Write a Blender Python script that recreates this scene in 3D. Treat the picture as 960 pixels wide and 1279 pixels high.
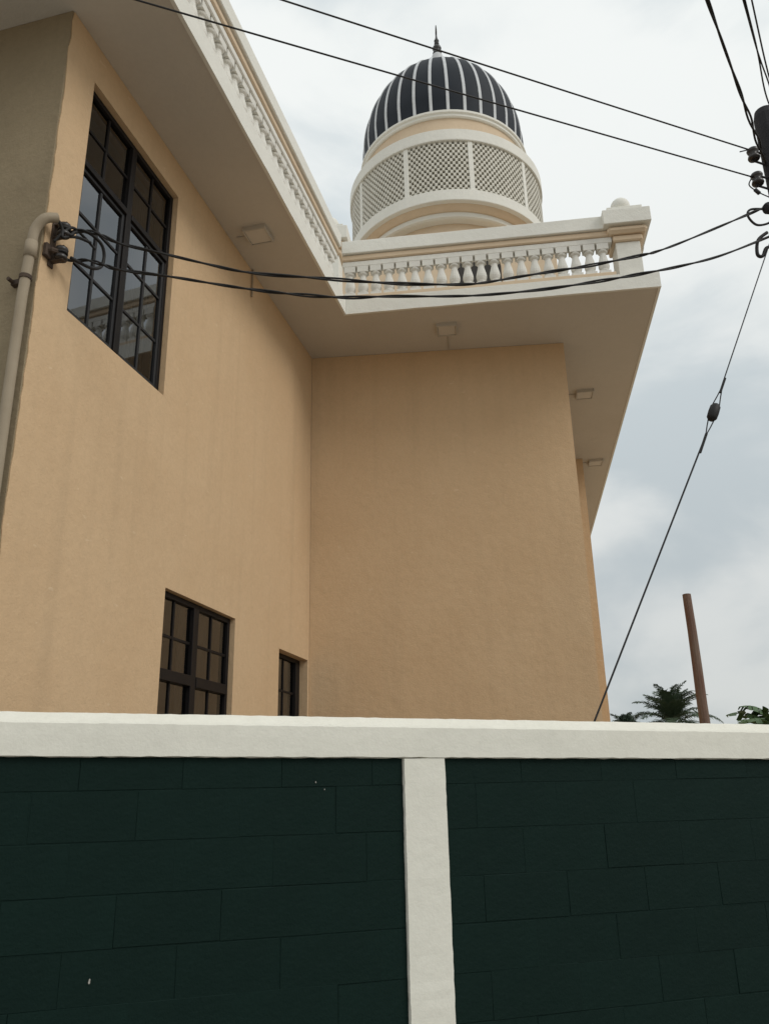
import bpy, bmesh, math, random
from mathutils import Vector, Matrix
from mathutils.geometry import tessellate_polygon
random.seed(7)
R = math.radians
scene = bpy.context.scene
col = scene.collection
for o in list(bpy.data.objects):
    bpy.data.objects.remove(o)

# ------------------------------------------------------------------ camera
EYE = Vector((0, 0, 1.6))
up = Vector((-63, 2956.5, -1010)).normalized()          # world up seen in camera axes
fw = Vector((0, 0, -1)); yw = (fw - up * fw.dot(up)).normalized(); xw = yw.cross(up)
cam_d = bpy.data.cameras.new('camera'); cam = bpy.data.objects.new('camera', cam_d); col.objects.link(cam)
cam.matrix_world = Matrix.Translation(EYE) @ Matrix((xw, yw, up)).to_4x4()
cam_d.sensor_fit = 'VERTICAL'; cam_d.sensor_height = 36; cam_d.lens = 36 * 1010 / 1279
cam_d.clip_start = 0.05; cam_d.clip_end = 3000
scene.camera = cam

# ------------------------------------------------------------------ sky, sun, exposure
SUN_DIR = Vector((0.80, -0.50, 0.78)).normalized()       # towards the sun
sun_el = math.asin(SUN_DIR.z); sun_az = math.atan2(SUN_DIR.x, SUN_DIR.y)
world = bpy.data.worlds.new('World'); scene.world = world; world.use_nodes = True
wn = world.node_tree.nodes; wl = world.node_tree.links; wn.clear()
def WN(t, **k):
    n = wn.new(t)
    for a, v in k.items(): setattr(n, a, v)
    return n
wo = WN('ShaderNodeOutputWorld'); bg = WN('ShaderNodeBackground'); bg.inputs['Strength'].default_value = 0.1
sky = WN('ShaderNodeTexSky', sky_type='NISHITA', sun_disc=False, sun_elevation=sun_el, sun_rotation=sun_az)
tc = WN('ShaderNodeTexCoord')
mp = WN('ShaderNodeMapping'); mp.inputs['Scale'].default_value = (1, 1, 1.9); mp.inputs['Location'].default_value = (-1.388, -3.340, -3.543)
nz = WN('ShaderNodeTexNoise'); nz.inputs['Scale'].default_value = 3.1; nz.inputs['Detail'].default_value = 7; nz.inputs['Roughness'].default_value = 0.5
nz.inputs['Distortion'].default_value = 0.25
rp = WN('ShaderNodeValToRGB'); rp.color_ramp.interpolation = 'EASE'
rp.color_ramp.elements[0].position = 0.33; rp.color_ramp.elements[0].color = (5.2, 5.72, 5.9, 1)
rp.color_ramp.elements[1].position = 0.56; rp.color_ramp.elements[1].color = (7.35, 7.55, 7.4, 1)
sx = WN('ShaderNodeSeparateXYZ'); mr = WN('ShaderNodeMapRange')      # overcast sky: brighter overhead than at the horizon
mr.inputs['From Min'].default_value = 0.0; mr.inputs['From Max'].default_value = 0.75; mr.inputs['To Min'].default_value = 0.84; mr.inputs['To Max'].default_value = 1.22
mr.interpolation_type = 'SMOOTHSTEP'
vm = WN('ShaderNodeVectorMath', operation='SCALE')
mx = WN('ShaderNodeMix', data_type='RGBA'); mx.inputs['Factor'].default_value = 0.93
wl.new(tc.outputs['Generated'], mp.inputs['Vector']); wl.new(mp.outputs[0], nz.inputs['Vector']); wl.new(nz.outputs['Fac'], rp.inputs['Fac'])
wl.new(tc.outputs['Generated'], sx.inputs[0]); wl.new(sx.outputs['Z'], mr.inputs['Value'])
wl.new(rp.outputs['Color'], vm.inputs[0]); wl.new(mr.outputs['Result'], vm.inputs['Scale'])
wl.new(sky.outputs['Color'], mx.inputs['A']); wl.new(vm.outputs[0], mx.inputs['B'])
wl.new(mx.outputs['Result'], bg.inputs['Color']); wl.new(bg.outputs[0], wo.inputs['Surface'])
sd = bpy.data.lights.new('sun', 'SUN'); sd.energy = 1.1; sd.angle = R(28); sd.color = (1.0, 0.965, 0.91)
so = bpy.data.objects.new('sun', sd); col.objects.link(so); so.location = (6, -3, 14)
so.rotation_euler = SUN_DIR.to_track_quat('Z', 'Y').to_euler()
vs = scene.view_settings
vs.view_transform = 'Standard'; vs.look = 'None'; vs.gamma = 1.0; vs.exposure = 0.10; vs.use_curve_mapping = False
scene.render.engine = 'CYCLES'
scene.render.resolution_x = 768; scene.render.resolution_y = 1024
scene.cycles.max_bounces = 8; scene.cycles.transparent_max_bounces = 16

# ------------------------------------------------------------------ materials
def mat(name, c, rough=0.8, c2=None, nscale=3.0, amt=0.5, bump=0.0, bscale=60.0, spec=0.3, metal=0.0, stretch=(1, 1, 1), bdist=0.01, fine=0.0, streak=None, spots=None, sscale=48, sstretch=(1, 1, 1), sthr=0.735, samt=0.7, rndv=0.0):
    m = bpy.data.materials.new(name); m.use_nodes = True
    nt = m.node_tree; N = nt.nodes; L = nt.links; b = N['Principled BSDF']
    b.inputs['Roughness'].default_value = rough; b.inputs['Metallic'].default_value = metal
    b.inputs['Specular IOR Level'].default_value = spec
    b.inputs['Base Color'].default_value = (*c, 1)
    co = N.new('ShaderNodeTexCoord'); src = None
    if c2 is not None:
        mpn = N.new('ShaderNodeMapping'); mpn.inputs['Scale'].default_value = stretch
        n = N.new('ShaderNodeTexNoise'); n.inputs['Scale'].default_value = nscale; n.inputs['Detail'].default_value = 8; n.inputs['Roughness'].default_value = 0.6
        r = N.new('ShaderNodeValToRGB'); r.color_ramp.elements[0].position = 0.5 - 0.25 * amt - 0.05; r.color_ramp.elements[1].position = 0.5 + 0.25 * amt + 0.05
        r.color_ramp.elements[0].color = (*c2, 1); r.color_ramp.elements[1].color = (*c, 1)
        L.new(co.outputs['Object'], mpn.inputs[0]); L.new(mpn.outputs[0], n.inputs['Vector']); L.new(n.outputs['Fac'], r.inputs['Fac'])
        src = r.outputs['Color']
        def over(fac_sock, colr):
            nonlocal src
            q = N.new('ShaderNodeMix'); q.data_type = 'RGBA'
            L.new(fac_sock, q.inputs['Factor']); L.new(src, q.inputs['A']); q.inputs['B'].default_value = (*colr, 1)
            src = q.outputs['Result']
        if fine:
            n2 = N.new('ShaderNodeTexNoise'); n2.inputs['Scale'].default_value = 26; n2.inputs['Detail'].default_value = 6; n2.inputs['Roughness'].default_value = 0.7
            L.new(co.outputs['Object'], n2.inputs['Vector'])
            k = N.new('ShaderNodeMapRange'); k.inputs['From Min'].default_value = 0.42; k.inputs['From Max'].default_value = 0.75; k.inputs['To Max'].default_value = fine
            L.new(n2.outputs['Fac'], k.inputs['Value']); over(k.outputs[0], tuple(v * 0.72 for v in c))
        if streak:
            mp2 = N.new('ShaderNodeMapping'); mp2.inputs['Scale'].default_value = (7, 7, 0.35)
            n3 = N.new('ShaderNodeTexNoise'); n3.inputs['Scale'].default_value = 1.0; n3.inputs['Detail'].default_value = 5
            L.new(co.outputs['Object'], mp2.inputs[0]); L.new(mp2.outputs[0], n3.inputs['Vector'])
            k = N.new('ShaderNodeMapRange'); k.inputs['From Min'].default_value = 0.5; k.inputs['From Max'].default_value = 0.8; k.inputs['To Max'].default_value = streak
            L.new(n3.outputs['Fac'], k.inputs['Value']); over(k.outputs[0], tuple(v * 0.6 for v in c))
        if spots:
            n4 = N.new('ShaderNodeTexNoise'); n4.inputs['Scale'].default_value = sscale; n4.inputs['Detail'].default_value = 4; mp4 = N.new('ShaderNodeMapping'); mp4.inputs['Scale'].default_value = sstretch
            L.new(co.outputs['Object'], mp4.inputs[0]); L.new(mp4.outputs[0], n4.inputs['Vector'])
            k = N.new('ShaderNodeMapRange'); k.inputs['From Min'].default_value = sthr; k.inputs['From Max'].default_value = sthr + 0.03; k.inputs['To Max'].default_value = samt
            L.new(n4.outputs['Fac'], k.inputs['Value']); over(k.outputs[0], spots)
        if rndv:
            oi = N.new('ShaderNodeObjectInfo'); k = N.new('ShaderNodeMapRange'); k.inputs['To Min'].default_value = 1 - rndv; k.inputs['To Max'].default_value = 1 + rndv
            L.new(oi.outputs['Random'], k.inputs['Value']); vmn = N.new('ShaderNodeVectorMath'); vmn.operation = 'SCALE'
            L.new(src, vmn.inputs[0]); L.new(k.outputs[0], vmn.inputs['Scale']); src = vmn.outputs[0]
        L.new(src, b.inputs['Base Color'])
    if bump:
        n5 = N.new('ShaderNodeTexNoise'); n5.inputs['Scale'].default_value = bscale; n5.inputs['Detail'].default_value = 8; n5.inputs['Roughness'].default_value = 0.62
        L.new(co.outputs['Object'], n5.inputs['Vector'])
        n6 = N.new('ShaderNodeTexNoise'); n6.inputs['Scale'].default_value = bscale * 0.13; n6.inputs['Detail'].default_value = 4
        L.new(co.outputs['Object'], n6.inputs['Vector'])
        ad = N.new('ShaderNodeMath'); ad.operation = 'MULTIPLY_ADD'; ad.inputs[1].default_value = 2.2
        L.new(n6.outputs['Fac'], ad.inputs[0]); L.new(n5.outputs['Fac'], ad.inputs[2])
        bp = N.new('ShaderNodeBump'); bp.inputs['Strength'].default_value = bump; bp.inputs['Distance'].default_value = bdist
        L.new(ad.outputs[0], bp.inputs['Height']); L.new(bp.outputs[0], b.inputs['Normal'])
    return m
M = {}
M['tan'] = mat('tan_plaster', (0.636, 0.459, 0.283), 0.9, (0.58, 0.403, 0.238), 1.1, 0.9, 0.45, 70, fine=0.3, streak=0.2, bdist=0.007, spots=(0.74, 0.59, 0.40), sscale=9, sstretch=(1, 1, 2.6), sthr=0.70, samt=0.3)
M['tan_trim'] = mat('tan_trim_paint', (0.68, 0.545, 0.395), 0.85, (0.61, 0.48, 0.34), 3, 0.8, 0.3, 60)
M['shaded_tan'] = mat('shade_toned_plaster', (0.325, 0.262, 0.17), 0.95, (0.25, 0.2, 0.128), 1.6, 0.9, 0.5, 45, fine=0.5, streak=0.35)  # end wall: same tan paint, its shade put into the base colour
M['white'] = mat('white_paint', (0.80, 0.79, 0.73), 0.8, (0.72, 0.71, 0.65), 2.2, 0.9, 0.35, 60, fine=0.15)
M['dirty_white'] = mat('dirty_white_paint', (0.80, 0.79, 0.74), 0.85, (0.68, 0.66, 0.60), 5, 0.9, 0.35, 60, fine=0.4, streak=0.3)
M['beam'] = mat('rough_white_render', (0.79, 0.773, 0.687), 0.9, (0.73, 0.713, 0.628), 2.2, 0.8, 0.22, 75, stretch=(1, 1, 2.5), fine=0.22, streak=0.10, bdist=0.007)
M['soffit'] = mat('soffit_paint', (0.60, 0.56, 0.50), 0.9, (0.54, 0.50, 0.44), 0.9, 0.9, 0.25, 50, fine=0.2)
M['green'] = mat('dark_green_paint', (0.0064, 0.0208, 0.0168), 0.72, (0.0040, 0.0133, 0.0107), 2.2, 1.2, 0.7, 55, spec=0.12, bdist=0.005, rndv=0.05, streak=0.3, fine=0.3, spots=(0.010, 0.03, 0.024))
M['dome'] = mat('navy_dome_paint', (0.014, 0.018, 0.025), 0.6, (0.02, 0.025, 0.033), 3, 0.9, spec=0.15)
M['rib'] = mat('pale_rib_paint', (0.66, 0.68, 0.70), 0.7, (0.5, 0.52, 0.54), 8, 0.9)
M['lattice'] = mat('lattice_concrete', (0.70, 0.68, 0.61), 0.9, (0.58, 0.56, 0.49), 6, 0.9, 0.3, 60)
M['frame'] = mat('dark_brown_frame', (0.016, 0.013, 0.012), 0.45, (0.010, 0.009, 0.009), 9, 0.9, spec=0.12)
M['sash'] = mat('charcoal_metal_frame', (0.026, 0.026, 0.027), 0.5, (0.022, 0.022, 0.024), 9, 0.9, spec=0.2)
M['inside'] = mat('room_plaster', (0.42, 0.405, 0.375), 0.9, (0.36, 0.345, 0.32), 1.5, 0.8)
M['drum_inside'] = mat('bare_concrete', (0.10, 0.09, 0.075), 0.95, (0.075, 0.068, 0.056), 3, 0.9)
M['curtain'] = mat('grey_curtain_cloth', (0.5, 0.48, 0.45), 0.9, (0.36, 0.34, 0.32), 4, 0.9, stretch=(9, 9, 0.2))
M['cable'] = mat('black_cable_rubber', (0.012, 0.012, 0.013), 0.6, (0.02, 0.019, 0.018), 20, 0.9)
M['wire'] = mat('aged_bare_wire', (0.035, 0.036, 0.038), 0.5, (0.025, 0.025, 0.026), 20, 0.9, metal=0.3)
M['pole'] = mat('dark_pole_timber', (0.030, 0.030, 0.034), 0.85, (0.018, 0.018, 0.021), 6, 0.9, 0.5, 40, stretch=(6, 6, 0.4))
M['porcelain'] = mat('brown_porcelain', (0.030, 0.024, 0.022), 0.35, (0.02, 0.017, 0.016), 12, 0.8, spec=0.5)
M['pvc'] = mat('dusty_pvc_pipe', (0.36, 0.30, 0.22), 0.7, (0.29, 0.235, 0.165), 5, 0.9, 0.1, 40, streak=0.3)
M['rust'] = mat('rusty_pole', (0.20, 0.15, 0.115), 0.9, (0.135, 0.062, 0.045), 4, 0.9, 0.5, 40, stretch=(3, 3, 0.6), fine=0.4)
M['rustmetal'] = mat('rusty_bracket_iron', (0.10, 0.070, 0.05), 0.85, (0.045, 0.032, 0.026), 18, 0.9, 0.4, 60)
M['asphalt'] = mat('worn_concrete_road', (0.26, 0.25, 0.235), 0.95, (0.20, 0.195, 0.18), 0.8, 0.9, 0.8, 90)
M['yard'] = mat('bare_earth', (0.40, 0.33, 0.25), 0.95, (0.31, 0.25, 0.18), 0.6, 0.9, 0.8, 20)
M['palm'] = mat('palm_leaf', (0.055, 0.082, 0.042), 0.6, (0.038, 0.06, 0.032), 2, 0.9, spec=0.35)
M['bush'] = mat('dark_leaf', (0.022, 0.042, 0.022), 0.65, (0.016, 0.03, 0.016), 2, 0.9)
M['banana'] = mat('banana_leaf', (0.085, 0.15, 0.055), 0.5, (0.05, 0.10, 0.04), 3, 0.9, spec=0.4)
M['bark'] = mat('palm_bark', (0.16, 0.13, 0.10), 0.95, (0.10, 0.085, 0.065), 8, 0.9, 0.6, 30, stretch=(1, 1, 4))
M['finial'] = mat('tarnished_finial', (0.10, 0.10, 0.10), 0.45, (0.05, 0.05, 0.05), 20, 0.9, metal=0.5)
M['lamp'] = mat('lamp_diffuser', (0.62, 0.58, 0.52), 0.6, (0.57, 0.53, 0.47), 5, 0.9)
M['lampframe'] = mat('lamp_rim', (0.52, 0.48, 0.42), 0.6, (0.45, 0.415, 0.36), 5, 0.9)
M['door'] = mat('dark_door_wood', (0.045, 0.040, 0.035), 0.6, (0.03, 0.026, 0.023), 5, 0.9, stretch=(5, 5, 0.5))
g = bpy.data.materials.new('window_glass'); g.use_nodes = True
gn = g.node_tree.nodes; gl = g.node_tree.links; gn.clear()
go = gn.new('ShaderNodeOutputMaterial'); gm = gn.new('ShaderNodeMixShader'); gt = gn.new('ShaderNodeBsdfTransparent'); gg = gn.new('ShaderNodeBsdfGlossy'); gf = gn.new('ShaderNodeFresnel')
gt.inputs[0].default_value = (0.30, 0.30, 0.285, 1); gg.inputs['Roughness'].default_value = 0.012; gf.inputs['IOR'].default_value = 2.1
gg.inputs['Color'].default_value = (0.93, 0.96, 1.0, 1)
gl.new(gf.outputs[0], gm.inputs[0]); gl.new(gt.outputs[0], gm.inputs[1]); gl.new(gg.outputs[0], gm.inputs[2]); gl.new(gm.outputs[0], go.inputs[0])
M['glass'] = g

# ------------------------------------------------------------------ helpers
def link(name, me, m, parent=None, smooth=False):
    o = bpy.data.objects.new(name, me); col.objects.link(o)
    if m is not None and not me.materials: me.materials.append(M[m])
    if parent is not None: o.parent = parent
    if smooth:
        for p in me.polygons: p.use_smooth = True
    return o
def obj(name, bm, m, parent=None, smooth=False):
    bmesh.ops.recalc_face_normals(bm, faces=bm.faces)
    me = bpy.data.meshes.new(name); bm.to_mesh(me); bm.free()
    return link(name, me, m, parent, smooth)
def tag(o, label=None, cat=None, group=None, kind=None):
    if label: o['label'] = label
    if cat: o['category'] = cat
    if group: o['group'] = group
    if kind: o['kind'] = kind
    return o
def thing(name, label, cat, loc=(0, 0, 0), group=None):
    o = bpy.data.objects.new(name, None); col.objects.link(o); o.empty_display_size = 0.2
    o.location = loc; bpy.context.view_layer.update() if False else None
    return tag(o, label, cat, group)
def frame_box(bm, o, ax, ay, az, x0, x1, y0, y1, z0, z1, bev=0.0):
    """box in a local frame: origin o, unit axes ax, ay, az"""
    vs_ = []
    for x in (x0, x1):
        for y in (y0, y1):
            for z in (z0, z1):
                vs_.append(bm.verts.new(o + ax * x + ay * y + az * z))
    F = [(0, 1, 3, 2), (4, 6, 7, 5), (0, 4, 5, 1), (2, 3, 7, 6), (0, 2, 6, 4), (1, 5, 7, 3)]
    fs = [bm.faces.new([vs_[i] for i in f]) for f in F]
    if bev:
        es = list({e for f in fs for e in f.edges})
        bmesh.ops.bevel(bm, geom=es, offset=bev, segments=1, affect='EDGES', profile=0.5)
X, Y, Z = Vector((1, 0, 0)), Vector((0, 1, 0)), Vector((0, 0, 1))
O = Vector((0, 0, 0))
def bx(bm, x0, x1, y0, y1, z0, z1, bev=0.0): frame_box(bm, O, X, Y, Z, x0, x1, y0, y1, z0, z1, bev)
def tube(bm, pts, rad, n=8, cap=True):
    pts = [Vector(p) for p in pts]
    if not hasattr(rad, '__len__'): rad = [rad] * len(pts)
    prev = None; rings = []
    for i, p in enumerate(pts):
        t = (pts[min(i + 1, len(pts) - 1)] - pts[max(i - 1, 0)]).normalized()
        if prev is None:
            a = t.orthogonal().normalized()
        else:
            a = (prev - t * prev.dot(t)).normalized()
        prev = a; b = t.cross(a)
        rings.append([bm.verts.new(p + (a * math.cos(2 * math.pi * k / n) + b * math.sin(2 * math.pi * k / n)) * rad[i]) for k in range(n)])
    for r0, r1 in zip(rings, rings[1:]):
        for k in range(n): bm.faces.new((r0[k], r0[(k + 1) % n], r1[(k + 1) % n], r1[k]))
    if cap:
        bm.faces.new(rings[0][::-1]); bm.faces.new(rings[-1])
def spline(pts, sub=6):
    P = [Vector(p) for p in pts]; out = []
    for i in range(len(P) - 1):
        a, b, c, d = P[max(i - 1, 0)], P[i], P[i + 1], P[min(i + 2, len(P) - 1)]
        for k in range(sub):
            t = k / sub
            out.append(0.5 * ((2 * b) + (c - a) * t + (2 * a - 5 * b + 4 * c - d) * t * t + (3 * b - a - 3 * c + d) * t ** 3))
    out.append(P[-1]); return out
def lathe(bm, prof, n=48, o=O, axis=Z, a0=0.0, a1=2 * math.pi, close=False):
    """prof: (radius, height) from bottom to top"""
    axis = axis.normalized(); u = axis.orthogonal().normalized() if abs(axis.z) < 0.99 else X.copy(); v = axis.cross(u)
    full = abs(a1 - a0 - 2 * math.pi) < 1e-6; m = n if full else n + 1
    rings = []
    for r, h in prof:
        if r < 1e-6: rings.append([bm.verts.new(o + axis * h)])
        else: rings.append([bm.verts.new(o + axis * h + (u * math.cos(a0 + (a1 - a0) * k / n) + v * math.sin(a0 + (a1 - a0) * k / n)) * r) for k in range(m)])
    def q(r0, r1):
        for k in range(m if full else m - 1):
            j = (k + 1) % m
            A = r0[k % len(r0)] if len(r0) > 1 else r0[0]; B_ = r0[j] if len(r0) > 1 else r0[0]
            C_ = r1[j] if len(r1) > 1 else r1[0]; D_ = r1[k] if len(r1) > 1 else r1[0]
            f = []
            for w in (A, B_, C_, D_):
                if w not in f: f.append(w)
            if len(f) > 2: bm.faces.new(f)
    for r0, r1 in zip(rings, rings[1:]): q(r0, r1)
    if close: q(rings[-1], rings[0])
def prism(bm, poly, z0, z1):
    lo = [bm.verts.new((p[0], p[1], z0)) for p in poly]; hi = [bm.verts.new((p[0], p[1], z1)) for p in poly]
    n = len(poly)
    for t in tessellate_polygon([[Vector((p[0], p[1], 0)) for p in poly]]):
        bm.faces.new([lo[i] for i in t][::-1]); bm.faces.new([hi[i] for i in t])
    for i in range(n): bm.faces.new((lo[i], lo[(i + 1) % n], hi[(i + 1) % n], hi[i]))

# ------------------------------------------------------------------ ground
bm = bmesh.new(); bx(bm, -600, 600, -600, 600, -0.4, 0.0)
tag(obj('ground', bm, 'yard'), kind='structure')
FA = R(17); FO = Vector((0.164, 4.0, 0)); FD = Vector((math.cos(FA), math.sin(FA), 0)); FN = Vector((math.sin(FA), -math.cos(FA), 0))   # boundary wall line, FN faces the street
bm = bmesh.new(); frame_box(bm, FO, FD, FN, Z, -60, 60, 0.5, 7.5, -0.2, 0.004)
tag(obj('road', bm, 'asphalt'), kind='structure')

# ------------------------------------------------------------------ building frame
B = Vector((-2.013, 4.059, 0)); DL = Vector((0.2411, 0.9705, 0)).normalized(); NL = Vector((DL.y, -DL.x, 0)); LEN = 4.844
A = B + DL * LEN
CR = Vector((2.178, 8.514, 0)); DB = (CR - A).normalized(); NB = Vector((DB.y, -DB.x, 0)); LB = (CR - A).length
DR = Vector((0.15, 0.989, 0)).normalized(); NR = Vector((DR.y, -DR.x, 0))
F1 = Vector((-0.404, 7.826, 0)); F2 = Vector((2.967, 7.42, 0))
DFL = DL; DFB = (F2 - F1).normalized(); NFB = Vector((DFB.y, -DFB.x, 0))
P0 = B - DL * 0.75 + NL * ((F1 - B).dot(NL))
SZ0, SZ1 = 6.6, 6.79
bld = thing('building', 'tan plastered two storey building with wide eaves and a white balustraded roof terrace', 'building', (0, 0, 0))

def wall(name, o, d, n, length, z0, z1, holes=(), thick=0.2, m='tan', jitter=False, zstep=None):
    sb = sorted({0.0, length, *[h[0] for h in holes], *[h[1] for h in holes], *([0.02] if jitter else [])})
    zb = {z0, z1, *[h[2] for h in holes], *[h[3] for h in holes]}
    if zstep:
        k = z0 + zstep
        while k < z1 - 0.01:
            zb.add(round(k, 4)); k += zstep
    zb = sorted(zb); bm = bmesh.new(); V = {}
    rnd = random.Random(5); jit = {}; w = 0
    for z in zb:
        w = w * 0.72 + rnd.uniform(-0.007, 0.007); jit[z] = w
    def v(s, z, w):
        key = (round(s, 4), round(z, 4), w)
        if key not in V:
            ss = s + (jit[z] if (jitter and s == 0.0 and w == 0) else 0)
            V[key] = bm.verts.new(o + d * ss + n * w + Z * z)
        return V[key]
    def inside(sa, sc, za, zc):
        sm, zm = (sa + sc) / 2, (za + zc) / 2
        return any(h[0] < sm < h[1] and h[2] < zm < h[3] for h in holes)
    for i in range(len(sb) - 1):
        for j in range(len(zb) - 1):
            s0, s1, a, b = sb[i], sb[i + 1], zb[j], zb[j + 1]
            if inside(s0, s1, a, b): continue
            bm.faces.new((v(s0, a, 0), v(s1, a, 0), v(s1, b, 0), v(s0, b, 0)))
            bm.faces.new((v(s0, a, -thick), v(s0, b, -thick), v(s1, b, -thick), v(s1, a, -thick)))
            def edge(p, q_): bm.faces.new((v(*p, 0), v(*q_, 0), v(*q_, -thick), v(*p, -thick)))
            if i == 0 or inside(sb[i - 1], s0, a, b): edge((s0, a), (s0, b))
            if i == len(sb) - 2 or inside(s1, sb[min(i + 2, len(sb) - 1)], a, b): edge((s1, a), (s1, b))
            if j == 0 or inside(s0, s1, zb[j - 1], a): edge((s0, a), (s1, a))
            if j == len(zb) - 2 or inside(s0, s1, b, zb[min(j + 2, len(zb) - 1)]): edge((s0, b), (s1, b))
    return obj(name, bm, m, bld)

UW = (0.285, 1.49, 4.45, 6.28); LW = (1.715, 2.93, 1.25, 3.012); SW = (3.965, 4.80, 1.9, 2.915)
wall('wall', B, DL, NL, LEN - 0.003, 0, SZ0 - 0.003, (UW, LW, SW), 0.2, 'tan', True, 0.07)
DE = -NL; NE = -DL
ew = wall('wall', B + NE * 0.012 + DE * 0.006, DE, NE, 6.5, 0, SZ0 - 0.003, (), 0.2, 'shaded_tan')
tag(ew, 'plastered end wall with shade put into its colour')
wall('wall', A + DB * 0.001, DB, NB, LB, 0, SZ0 - 0.003, (), 0.2)
D1 = CR + DR * 3.75; D2 = Vector((3.225, 12.17, 0)); D3 = D2 + DR * 5.6
wall('wall', CR - NB * 0.201 - NR * 0.001, DR, NR, 3.6, 0, SZ0 - 0.003, (), 0.2)
dd = (D2 - D1).normalized()
wall('wall', D1 - dd * 0.2, dd, Vector((dd.y, -dd.x, 0)), (D2 - D1).length + 0.2, 0, SZ0 - 0.003, (), 0.2)
wall('wall', D2 + DR * 0.201, DR, NR, 5.4, 0, SZ0 - 0.003, (), 0.2)
BK = Vector((-6.2, 18.4, 0)); d4 = (BK - D3).normalized(); wall('wall', D3 + DR * .01, d4, Vector((d4.y, -d4.x, 0)), (BK - D3).length, 0, SZ0 - 0.003, (), 0.2)
E1 = B + DE * 6.5; d5 = (E1 - BK).normalized(); wall('wall', BK, d5, Vector((d5.y, -d5.x, 0)), (E1 - BK).length, 0, SZ0 - 0.003, (), 0.2)
# inner floor between the storeys and a partition behind the windows
fp = [B + DL * .25 - NL * .25, A - NL * .25 + DL * .3, CR + DR * .4 - NR * .25, D1 + DR * .1 - NR * .3, D3 - DR * .3 - NR * .3, BK + Vector((.4, -.4, 0)), E1 + DL * .3 - DE * .3]
bm = bmesh.new(); prism(bm, fp, 3.55, 3.72); obj('floor_slab', bm, 'inside', bld)
bm = bmesh.new(); frame_box(bm, B - NL * 2.6, DL, NL, Z, 0.3, LEN + 3, -0.12, 0, 0.05, 3.54); obj('partition', bm, 'inside', bld)
bm = bmesh.new(); frame_box(bm, B - NL * 3.2, DL, NL, Z, 0.3, LEN + 3, -0.12, 0, 3.73, 6.58); obj('partition', bm, 'inside', bld)

# roof slab / soffit
SG = F2 + DR * 10.6; SK = Vector((-6.9, 19.0, 0)); SM = P0 + DE * 7.4
bm = bmesh.new(); prism(bm, [P0, F1, F2, SG, SK, SM], SZ0, SZ1 - 0.01); obj('roof_slab', bm, 'soffit', bld)
# fascia bands, set 3 mm proud of the slab edge, slightly wavy
def band(name, a, b, n, z0, z1, w0, w1, m, parent=bld, ext0=0.0, ext1=0.0, wob=0.0, bev=0.0, seg=0.25):
    d = (b - a).normalized(); L_ = (b - a).length; bm = bmesh.new()
    ns = max(1, int((L_ + ext0 + ext1) / seg)); rnd = random.Random(hash((round(z0, 2), round(a.x, 2))) & 999); prev = None; first = None
    for i in range(ns + 1):
        s = -ext0 + (L_ + ext0 + ext1) * i / ns; dz = rnd.uniform(-wob, wob); dw = rnd.uniform(-wob, wob)
        if bev:
            sec = [(w0, z0), (w1 - bev, z0), (w1, z0 + bev), (w1, z1 - bev), (w1 - bev, z1), (w0, z1)]
        else: sec = [(w0, z0), (w1, z0), (w1, z1), (w0, z1)]
        ring = [bm.verts.new(a + d * s + n * (w + dw * (w > w0)) + Z * (z + dz)) for w, z in sec]
        if prev:
            for k in range(len(sec)): bm.faces.new((prev[k], prev[(k + 1) % len(sec)], ring[(k + 1) % len(sec)], ring[k]))
        else: bm.faces.new(ring)
        prev = ring
    bm.faces.new(prev[::-1])
    return obj(name, bm, m, parent)
NFL = NL
band('fascia', P0, F1, NFL, SZ0 - 0.006, SZ1, 0.002, 0.03, 'white', wob=0.002, ext1=-0.033, ext0=0.03)
band('fascia', F1, F2, NFB, SZ0 - 0.005, SZ1, 0.002, 0.031, 'white', wob=0.002, ext0=-0.0, ext1=0.03)
band('fascia', F2, SG, NR, SZ0 - 0.006, SZ1, 0.002, 0.03, 'white', ext0=-0.0, ext1=0.0)
band('fascia', SM, P0, NE, SZ0 - 0.006, SZ1, 0.002, 0.03, 'white', ext0=0, ext1=-0.002)

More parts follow.
